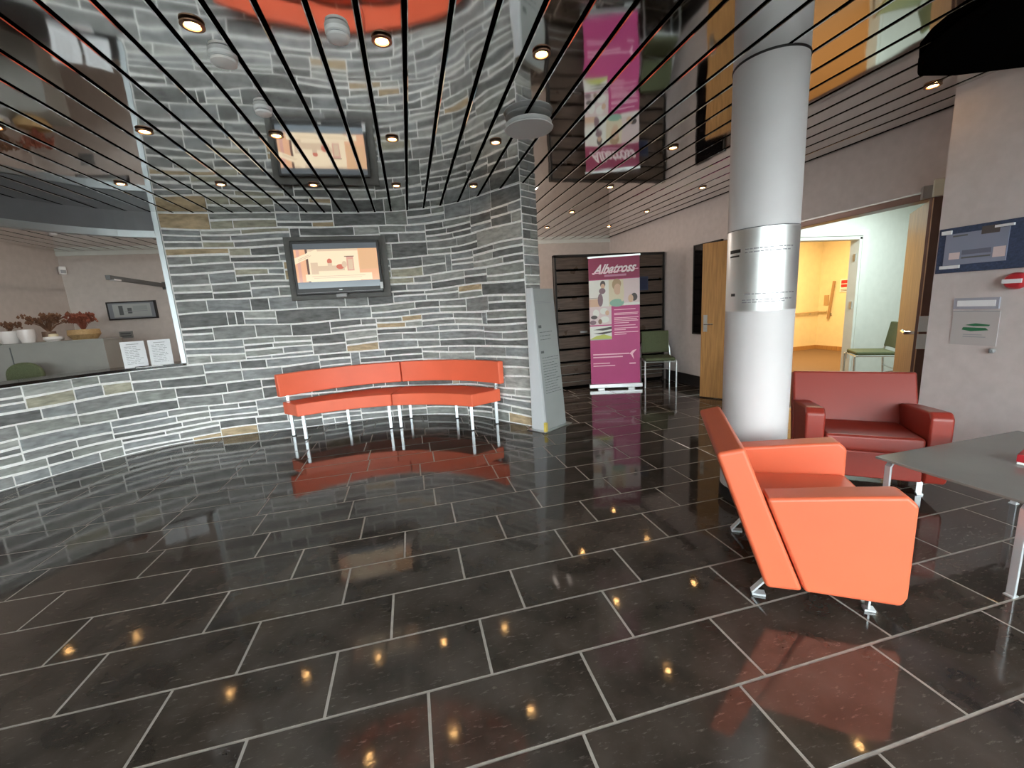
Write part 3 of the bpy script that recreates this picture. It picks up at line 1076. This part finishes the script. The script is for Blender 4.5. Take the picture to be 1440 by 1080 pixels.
# ------------------------------------------------------------------ green chairs
def chair(loc, rz, label):
    t = empty('visitor_chair', loc, rz, label, 'chair', 'green upholstered visitor chairs')
    MB().box(-.22, .22, -.22, .22, .415, .465).build('seat', M_green, t, bevel=.02)
    bk = MB()
    n = 8
    v, f = [], []
    for i in range(n + 1):
        x = -.215 + .43 * i / n
        c = .03 * math.cos(PI * (x / .5))
        for (y, z) in ((.20 + c, .50), (.235 + c, .50), (.29 + c, .85), (.255 + c, .85)):
            v.append((x, y, z))
    for i in range(n):
        for k in range(4):
            f.append((4 * i + k, 4 * i + (k + 1) % 4, 4 * i + 4 + (k + 1) % 4, 4 * i + 4 + k))
    f += [(0, 1, 2, 3), (4 * n + 3, 4 * n + 2, 4 * n + 1, 4 * n)]
    bk.add(v, f).build('backrest', M_green, t, bevel=.012)
    for sx in (-1, 1):
        x = sx * .232
        MB().tube([(x, -.23, .0), (x, -.235, .40), (x, -.20, .413)], .013, 10).build('leg', M_alu, t, smooth=True)
        MB().tube([(x, .24, .0), (x, .215, .41), (x, .245, .55), (sx * .19, .27, .72)], .013, 10).build('leg', M_alu, t, smooth=True)
        MB().tube([(x, -.23, .408), (x, .22, .408)], .012, 8).build('side_rail', M_alu, t, smooth=True)
    MB().tube([(-.232, .228, .22), (.232, .228, .22)], .009, 8).build('crossbar', M_alu, t, smooth=True)
    MB().tube([(-.232, -.21, .40), (.232, -.21, .40)], .009, 8).build('crossbar', M_alu, t, smooth=True)
    return t


chair((3.80, 5.88, 0), math.radians(-22), 'olive green visitor chair against the slatted screen beside the banner')
chair((6.36, 4.55, 0), math.radians(232), 'olive green visitor chair seen through the doorway before a white wall')

# ------------------------------------------------------------------ doors on the right wall
d1 = empty('door_1', (4.185, 4.155, 0), math.atan2(4.85 - 4.155, 3.80 - 4.185), 'open oak door leaf beyond the column, seen at a slant', 'door', kind='structure')
MB().box(0, .80, -.022, .022, .012, 2.03).build('leaf', M_wood, d1, bevel=.003, seg=2)
for sgn in (1, -1):
    MB().box(.72, .77, sgn * .022 - .004, sgn * .022 + .004, .90, 1.12).build('handle_plate', M_alu, d1)
    MB().tube([(.745, sgn * .026, 1.0), (.745, sgn * .062, 1.0), (.63, sgn * .062, 1.0)], .009, 8).build('lever', M_chrome, d1, smooth=True)
MB().box(.8005, .803, -.012, .012, .88, 1.14).build('lock_plate', M_alu, d1)
jb = MB().box(4.19, 4.35, 4.12, 4.15, 0, 2.07).box(4.19, 4.35, 4.955, 4.99, 0, 2.07).box(4.19, 4.35, 4.12, 4.99, 2.045, 2.085)
prop(jb.build('trim_4', M_dark), 'dark door lining behind the slanting oak leaf', 'door frame', kind='structure')
w2 = empty('window_2', (4.185, 5.26, .825), 0, 'black glass side panel beside the open oak door leaf', 'window', kind='structure')
MB().box(-.012, .014, -.27, .27, 0, 1.265).build('pane', M_bglass, w2)
MB().box(-.02, .014, -.285, -.265, -.015, 1.28).box(-.02, .014, .265, .285, -.015, 1.28).box(-.02, .014, -.285, .285, -.015, .005).box(-.02, .014, -.285, .285, 1.262, 1.28).build('window_frame', M_black, w2)

vd = Vector((4.17, 2.6)).normalized()
d2 = empty('door_2', (4.165, 2.585, 0), math.radians(42.2), 'open door leaf seen edge on beside the projecting wall', 'door', kind='structure')
MB().box(0, .9, -.024, .024, .012, 2.03).build('leaf', M_wood, d2)
MB().box(-.006, 0, -.025, .025, .012, 2.03).build('edge_band', M_dark, d2)
MB().box(-.012, -.006, -.030, .032, .82, .945).box(-.012, -.006, -.030, .032, .965, 1.095).build('lock_plate', mat('pale_steel', (.74, .88, .93), .45), d2)
MB().box(.05, .10, .022, .030, .86, 1.10).build('handle_plate', M_alu, d2)
MB().tube([(.075, .03, .95), (.075, .095, .95), (.20, .095, .955)], .016, 8).build('lever', M_chrome, d2, smooth=True)
MB().box(-.03, .02, -.02, .035, 2.035, 2.16).build('top_bracket', mat('pale_green_plastic', (.80, .86, .74), .45), d2)
MB().box(.02, .12, .03, .09, 2.035, 2.13).build('closer', M_greyp, d2)
# corridor fittings
hr = empty('handrail', (6.9, 7.70, .86), 0, 'pale timber handrail along the warm corridor wall', 'handrail')
MB().tube([(-1.8, 0, 0), (2.1, 0, 0)], .022, 10).build('rail', mat('pale_timber', (.62, .47, .28), .5), hr, smooth=True)
MB().tube([(2.1, 0, 0), (2.205, 0, 0), (2.205, -.10, 0), (2.205, -.19, 0)], .022, 10).build('rail_return', MATS['pale_timber'], hr, smooth=True)
for x in (-1.5, -.3, .9, 2.0):
    MB().tube([(x, 0, 0), (x, .03, -.05), (x, .052, -.06)], .008, 6).build('bracket', M_alu, hr)
gr = empty('grab_handle', (9.14, 7.44, .70), 0, 'long brown vertical bar on the corridor end wall', 'handle')
MB().bar((-.03, .03, 0), (-.03, -.05, .82), .05, .02, (1, 0, 0)).build('bar', mat('tan_timber', (.36, .22, .11), .5), gr)
MB().box(-.015, .008, -.03, .03, .08, .12).build('mount', M_alu, gr)
MB().box(-.015, .008, -.06, 0, .70, .74).build('mount', M_alu, gr)
MB().box(-.01, .008, .07, .17, .30, .52).build('back_plate', mat('tan_plate', (.45, .30, .15), .5), gr)
rn = empty('fire_notice', (9.14, 7.12, 1.27), 0, 'red and white notice on the corridor end wall', 'notice')
MB().box(-.008, .008, -.15, .15, 0, .27).build('board', M_paper, rn)
flat_polys('print', rn, [(rect(.02, .18, .28, .25), M_redp), (rect(.02, .10, .28, .165), M_redp), (rect(.02, .02, .2, .035), M_ink), (rect(.02, .05, .28, .065), M_ink)], (-.0085, .15, 0), (0, -1, 0), (0, 0, 1))

# ------------------------------------------------------------------ fittings on the projecting wall (x = 3.75)
XW = 3.75
nb = empty('notice_board', (XW, 2.285, 1.425), 0, 'dark blue felt notice board on the projecting lilac wall', 'notice board')
MB().box(-.018, 0, -.78, 0, 0, .305).build('board', M_blue, nb, bevel=.003, seg=2)
MB().box(-.024, -.018, -.37, -.045, .052, .262).build('clear_sheet', mat('grey_blue_sheet', (.25, .28, .38), .25), nb)
flat_polys('print', nb, [(rect(.19, .175, .28, .225), M_ph['dark']), (rect(.04, .18, .12, .19), M_ink), (rect(.03, .03, .09, .075), M_ph['pinkw']), (rect(.26, .02, .32, .085), M_ph['pinkw']), (rect(.10, .055, .25, .085), mat('grey_blue_print', (.13, .14, .20), .5)), (rect(.10, .03, .25, .04), M_ink)],
           (-.0245, -.045, .06), (0, -1, 0), (0, 0, 1))
for b in ((-.03, -.018, -.075, -.02, .262, .288), (-.03, -.018, -.39, -.30, .265, .280), (-.03, -.018, -.14, -.03, .028, .05)):
    MB().box(*b).build('clip', M_paper, nb)
al = MB().lathe([(.052, 0), (.052, .03), (.040, .05), (.030, .052)], (0, 0, 0), 24, axis='x')
al.v = [(-a, b, c) for (a, b, c) in al.v]
fa = empty('fire_alarm', (XW, 1.855, 1.345), 0, 'round red fire sounder below the blue notice board', 'alarm')
al.build('body', M_redp, fa, smooth=True)
MB().box(-.058, -.05, -.045, .045, -.013, .013).build('label_strip', M_paper, fa)
fl = empty('name_plate', (XW, 2.155, 1.172), 0, 'narrow clear label holder on the projecting wall', 'sign')
MB().box(-.012, 0, -.235, 0, 0, .075).build('holder', mat('clear_grey', (.36, .37, .44), .2), fl)
MB().box(-.014, -.012, -.22, -.02, .018, .058).build('slip', M_paper, fl)
ks = empty('exit_notice', (XW, 2.155, .925), 0, 'pale square card with green arrow shapes on the projecting wall', 'sign')
MB().box(-.006, 0, -.245, 0, 0, .235).build('card', mat('grey_card', (.46, .44, .44), .6), ks)
M_gp = mat('green_print', (.02, .16, .07), .5)
flat_polys('print', ks, [([(.06, .105), (.11, .095), (.20, .105), (.185, .12), (.12, .122), (.065, .122)], M_gp), ([(.075, .138), (.13, .15), (.205, .142), (.20, .132), (.12, .13)], M_gp), (rect(.07, .055, .19, .061), M_inkl), (rect(.07, .07, .17, .075), M_inkl), (rect(.0, .228, .245, .235), M_inkl)],
           (-.0062, 0, 0), (0, -1, 0), (0, 0, 1))
kb = empty('key_switch', (XW, 1.925, .895), 0, 'small grey key switch at the foot of the pale card', 'switch')
MB().lathe([(.018, 0), (.018, .012), (.012, .02)], (0, 0, 0), 16, axis='x').build('barrel', M_greyp, kb, smooth=True)
kb.rotation_euler = (0, 0, PI)
MB().box(.02, .032, -.003, .003, -.012, .012).build('key', M_ink, kb)

# black ceiling-hung panel at the top right
cp = MB()
cp.prism([(3.10, 2.105), (2.97, 2.02), (2.885, 1.915), (2.80, 1.755), (2.735, 1.52), (2.60, 1.10), (3.66, 1.10), (3.70, 1.93), (3.34, 2.07)], 2.58, 2.645, 'z')
bp_ = cp.build('hanging_panel', M_gap, bevel=.02)
prop(bp_, 'matt black panel hung under the ceiling above the blue notice board', 'ceiling panel')

# ------------------------------------------------------------------ ceiling fittings
rows = {2.284: [-.777, .006, .797, 3.51], 3.435: [-2.338, -1.553, -.769, .011, .791, 2.359], 4.595: [-2.338, -1.556, -.766, .009, .79, 2.352, 3.56],
        5.80: [2.376, 3.556], 6.90: [2.376, 3.50]}
ordn = ['first', 'second', 'third', 'fourth', 'fifth', 'sixth', 'seventh']
ring = MB().lathe([(.030, .0), (.047, -.006), (.047, -.012), (.033, -.014), (.030, -.004)], (0, 0, 0), 24).mesh('trim_ring', M_copper, True)
bulb = MB().lathe([(.029, .0), (.027, -.008), (.016, -.012)], (0, 0, 0), 20).mesh('lamp', M_bulb, True)


def downlight(x, y, label):
    t = empty('downlight', (x, y, ZC), 0, label, 'downlight', 'warm recessed ceiling downlights')
    for nm, me in (('trim_ring', ring), ('lamp', bulb)):
        o = bpy.data.objects.new(nm, me)
        COL.objects.link(o)
        o.parent = t


for ri, (y, xs) in enumerate(rows.items()):
    for ci, x in enumerate(xs):
        downlight(x, y, 'warm recessed downlight, %s from the left in the %s ceiling row from the viewer' % (ordn[ci], ordn[ri]))
downlight(-4.70, 5.95, 'warm recessed downlight over the office, further from the steel post')
downlight(-3.95, 5.95, 'warm recessed downlight over the office, closer to the steel post')


def detector(x, y, r, label):
    t = empty('smoke_detector', (x, y, ZC), 0, label, 'smoke detector', 'white ceiling detectors')
    MB().lathe([(r, 0), (r, -.016), (r * .92, -.019)], (0, 0, 0), 28).build('base', M_whitep, t, smooth=True)
    MB().lathe([(r * .8, -.019), (r * .8, -.025)], (0, 0, 0), 28).build('vent_slot', M_inkl, t, smooth=True)
    MB().lathe([(r * .92, -.025), (r * .90, -.036), (r * .62, -.044), (r * .3, -.046)], (0, 0, 0), 28).build('head', M_whitep, t, smooth=True)


detector(-.745, 2.51, .062, 'wide white ribbed ceiling detector nearest the left of the mirrored bench')
detector(-.732, 3.04, .050, 'small white ceiling detector behind the wide ribbed one')
detector(-.185, 2.25, .054, 'white domed ceiling detector over the mirrored orange bench')
vt = empty('air_diffuser', (.950, 3.06, ZC), 0, 'round grey ceiling air diffuser of stacked discs near the stone wall end', 'vent')
MB().lathe([(.05, 0), (.05, -.05)], (0, 0, 0), 20).build('stem', M_greyp, vt, smooth=True)
MB().lathe([(.155, -.018), (.163, -.022), (.155, -.027)], (0, 0, 0), 40).build('disc', M_whitep, vt, smooth=True)
MB().lathe([(.165, -.048), (.172, -.053), (.168, -.059), (.05, -.062)], (0, 0, 0), 40).build('face_disc', mat('light_grey_plastic', (.6, .61, .62), .45), vt, smooth=True)

# ------------------------------------------------------------------ reception office
of = empty('picture', (-4.405, 8.25, 1.70), 0, 'wide framed picture in grey and black on the office wall', 'picture')
MB().box(-.345, .345, -.03, .008, -.145, .145).build('frame', M_inkb, of, bevel=.004, seg=2)
flat_polys('artwork', of, [(rect(-.32, -.125, .32, .125), mat('grey_mount', (.20, .22, .25), .4)), (rect(-.26, -.105, .27, .105), mat('pale_wash', (.40, .43, .43), .5)), (rect(-.18, -.07, -.12, .08), M_ink), (rect(-.06, -.05, .0, .04), M_ink), (rect(-.10, -.02, .22, -.01), M_inkl), (rect(.02, .0, .22, .07), mat('pale_wash_two', (.33, .36, .37), .5))],
           (0, -.0302, 0), (1, 0, 0), (0, 0, 1), .0012)
sw = empty('thermostat', (-4.57, 8.25, 1.31), 0, 'small grey control plate below the framed picture', 'switch')
MB().box(-.09, .09, -.02, .008, -.055, .055).build('plate', mat('mid_grey', (.24, .25, .25), .5), sw)
MB().box(-.07, .07, -.026, -.02, .01, .03).box(-.07, .07, -.026, -.02, -.03, -.012).build('button_row', M_ink, sw)
lb = empty('wall_lamp', (-3.86, 8.25, 2.07), 0, 'dark slim lamp arm reaching out from the office wall', 'lamp')
MB().box(-.05, .05, -.03, .008, -.06, .06).build('wall_plate', M_ink, lb)
MB().bar((0, -.03, 0), (.11, -1.60, 0), .05, .055).build('arm', M_ink, lb)
MB().bar((.095, -1.36, -.022), (.108, -1.52, -.022), .056, .02).build('lamp_head', M_paper, lb)
cb = empty('office_cabinet', (-4.95, 6.60, 0), 0, 'long grey office cabinet behind the reception desk', 'cabinet')
MB().box(-.28, 1.02, 0, .36, 0, 1.27).build('body', M_desk, cb)
MB().box(-.29, 1.03, -.012, .372, 1.27, 1.295).build('top', M_desk, cb, bevel=.003, seg=2)
MB().box(.02, .03, -.004, 0, .05, 1.25).build('door_joint', M_ink, cb)
MB().tube([(.06, -.025, .62), (.06, -.025, .80)], .006, 8).build('handle', M_alu, cb)
ZT = 1.2955
M_dry = [mat('dried_brown', (.16, .075, .04), .9), mat('dried_rust', (.20, .055, .03), .9), mat('dried_olive', (.15, .11, .05), .9)]


def pot(x, y, r, h, m, label, cat='pot', name='plant_pot'):
    t = empty(name, (x, y, ZT), 0, label, cat)
    MB().lathe([(r * .72, 0), (r, h * .5), (r * .95, h), (r * .8, h), (r * .8, h * .8)], (0, 0, 0), 20).build('vessel', m, t, smooth=True)
    return t


def dried(t, z0, h, spread, m, rnd, n=26):
    st = MB()
    hd = MB()
    for i in range(n):
        a = rnd.uniform(0, 2 * PI)
        q_ = rnd.uniform(.2, 1) * spread
        tip = Vector((q_ * math.cos(a), q_ * math.sin(a) * .6, z0 + h * rnd.uniform(.55, 1)))
        st.tube([(0.0, 0, z0 - .02), (tip.x * .4, tip.y * .4, z0 + (tip.z - z0) * .6), tip], .003, 4)
        for k in range(3):
            c = tip + Vector((rnd.uniform(-.02, .02), rnd.uniform(-.02, .02), rnd.uniform(-.03, .01)))
            s_ = rnd.uniform(.012, .024)
            hd.add([c + Vector(d) * s_ for d in ((1, 0, 0), (0, 1, 0), (-1, 0, 0), (0, -1, 0), (0, 0, 1.4), (0, 0, -1.0))],
                   [(0, 1, 4), (1, 2, 4), (2, 3, 4), (3, 0, 4), (1, 0, 5), (2, 1, 5), (3, 2, 5), (0, 3, 5)])
    prop(st.build('stems', m, t), kind='stuff')
    prop(hd.build('flower_heads', m, t), kind='stuff')


rr = random.Random(4)
M_cer = mat('white_ceramic', (.68, .64, .62), .3)
M_bask = mat('straw_basket', (.34, .22, .10), .8, noise=(40, .3, (1, 1, 6)), bump=(60, .5, .01))
pt = pot(-5.02, 6.78, .12, .16, M_cer, 'large white bowl of dried stems at the far left of the cabinet', 'vase', 'vase')
dried(pt, .15, .12, .12, M_dry[0], rr, 16)
pt = pot(-4.80, 6.72, .085, .17, M_cer, 'tall white pot on the grey cabinet beside dried brown flowers', 'pot')
pt = pot(-4.66, 6.86, .07, .13, mat('brown_pot', (.14, .08, .05), .6), 'brown pot holding a tall bunch of dried brown flowers', 'vase', 'vase')
dried(pt, .13, .22, .26, M_dry[0], rr, 60)
pt = pot(-4.52, 6.71, .10, .06, M_cer, 'shallow white dish on the grey cabinet', 'dish', 'dish')
MB().lathe([(.05, .050), (.045, .09), (.02, .098)], (0, 0, 0), 14).build('candle', mat('candle_wax', (.75, .66, .45), .5), pt, smooth=True)
pt = pot(-4.22, 6.77, .165, .13, M_bask, 'straw basket of rust red dried flowers at the cabinet end', 'basket', 'basket')
dried(pt, .12, .22, .17, M_dry[1], rr, 56)
oc = empty('office_chair', (-4.58, 6.25, 0), .1, 'olive green office chair back just above the reception desk', 'chair')
bk = MB()
prof = []
for i in range(17):
    a = PI * i / 16
    prof.append((.175 * math.cos(a), .88 + .19 * math.sin(a) ** .7 if 0 < i < 16 else .88))
bk.prism([(p[0], p[1]) for p in prof] + [(-.16, .62), (.16, .62)], -.03, .03, 'y')
bk.build('backrest', M_green, oc, bevel=.02)
MB().box(-.23, .23, -.46, -.02, .44, .52).build('seat', M_green, oc, bevel=.03)
MB().bar((0, .03, .66), (0, .0, .42), .06, .015, (0, 1, 0)).bar((0, .0, .425), (0, -.24, .425), .06, .015).build('back_stem', M_black, oc)
MB().lathe([(.03, .08), (.03, .43)], (0, -.24, 0), 14).build('gas_column', M_black, oc, smooth=True)
for k in range(5):
    a = 2 * PI * k / 5 + .3
    MB().bar((0, -.24, .09), (.26 * math.cos(a), -.24 + .26 * math.sin(a), .06), .04, .03).lathe([(.012, 0), (.026, .012), (.026, .04), (.012, .05)], (.26 * math.cos(a), -.24 + .26 * math.sin(a), 0), 10).build('castor_leg', M_black, oc)

# papers on the worktop
ZW = .9575


def leaflet(p0, p1, z, lean, label):
    p0, p1 = Vector((*p0, 0)), Vector((*p1, 0))
    ux = (p1 - p0).normalized()
    t = empty('notice_sheet', (p0.x, p0.y, z), math.atan2(ux.y, ux.x), label, 'notice', 'notice sheets on the reception desk')
    wd = (p1 - p0).length
    nv_ = Vector((0, lean, .29)).normalized()
    MB().bar((wd / 2, 0.005, .001), Vector((wd / 2, 0.005, .001)) + nv_ * .297, wd, .004, (0, -1, 0)).build('sheet', M_paper, t)
    rr = random.Random(int(p0.x * 100))
    L_ = [(rect(.05, .262, wd - .05, .268), M_inkl)] + text_lines(.03, wd - .03, .235, .10, 8, M_inkl, .005, rr, .3) + text_lines(.03, wd - .03, .08, .04, 3, M_inkl, .004, rr, .3)
    flat_polys('lettering', t, L_, (0, .005 - .0026, .001), (1, 0, 0), nv_, .0008)
    MB().box(0, wd, -.03, .06, 0, .0028).build('stand_foot', mat('clear_plastic', (.5, .52, .54), .15), t)


leaflet((-3.135, 5.50), (-2.955, 5.60), ZW, .06, 'white printed sheet on the desk, further from the steel post')
leaflet((-2.935, 5.61), (-2.745, 5.685), ZW, .06, 'white printed sheet on the desk, next to the steel post')
pn = empty('desk_pad', (-2.90, 5.50, ZW), .30, 'white paper pad with a black pen on the desk edge', 'pad')
MB().box(-.11, .12, -.035, .02, 0, .006).build('pad', M_paper, pn)
MB().tube([(-.12, -.01, .011), (.02, .0, .011)], .005, 8).build('pen', M_black, pn)
# the grey sensor in the office corner
ps_ = empty('motion_sensor', (-5.20, 8.20, 2.36), math.radians(45), 'small white sensor in the far office corner', 'sensor')
MB().box(-.04, .04, -.05, .03, -.06, .06).build('casing', M_whitep, ps_, bevel=.012)
MB().box(-.03, .03, -.056, -.049, -.045, .005).build('lens', M_greyp, ps_)
cv = MB().box(-5.26, 4.2, 8.235, 8.26, 2.585, ZC).build('trim_5', M_white)
prop(cv, 'pale cornice strip along the far wall under the ceiling', 'cornice', kind='structure')
print('stones', NSTONE, 'cap', len(cap), 'tiles', len(cand), 'far', len(far))
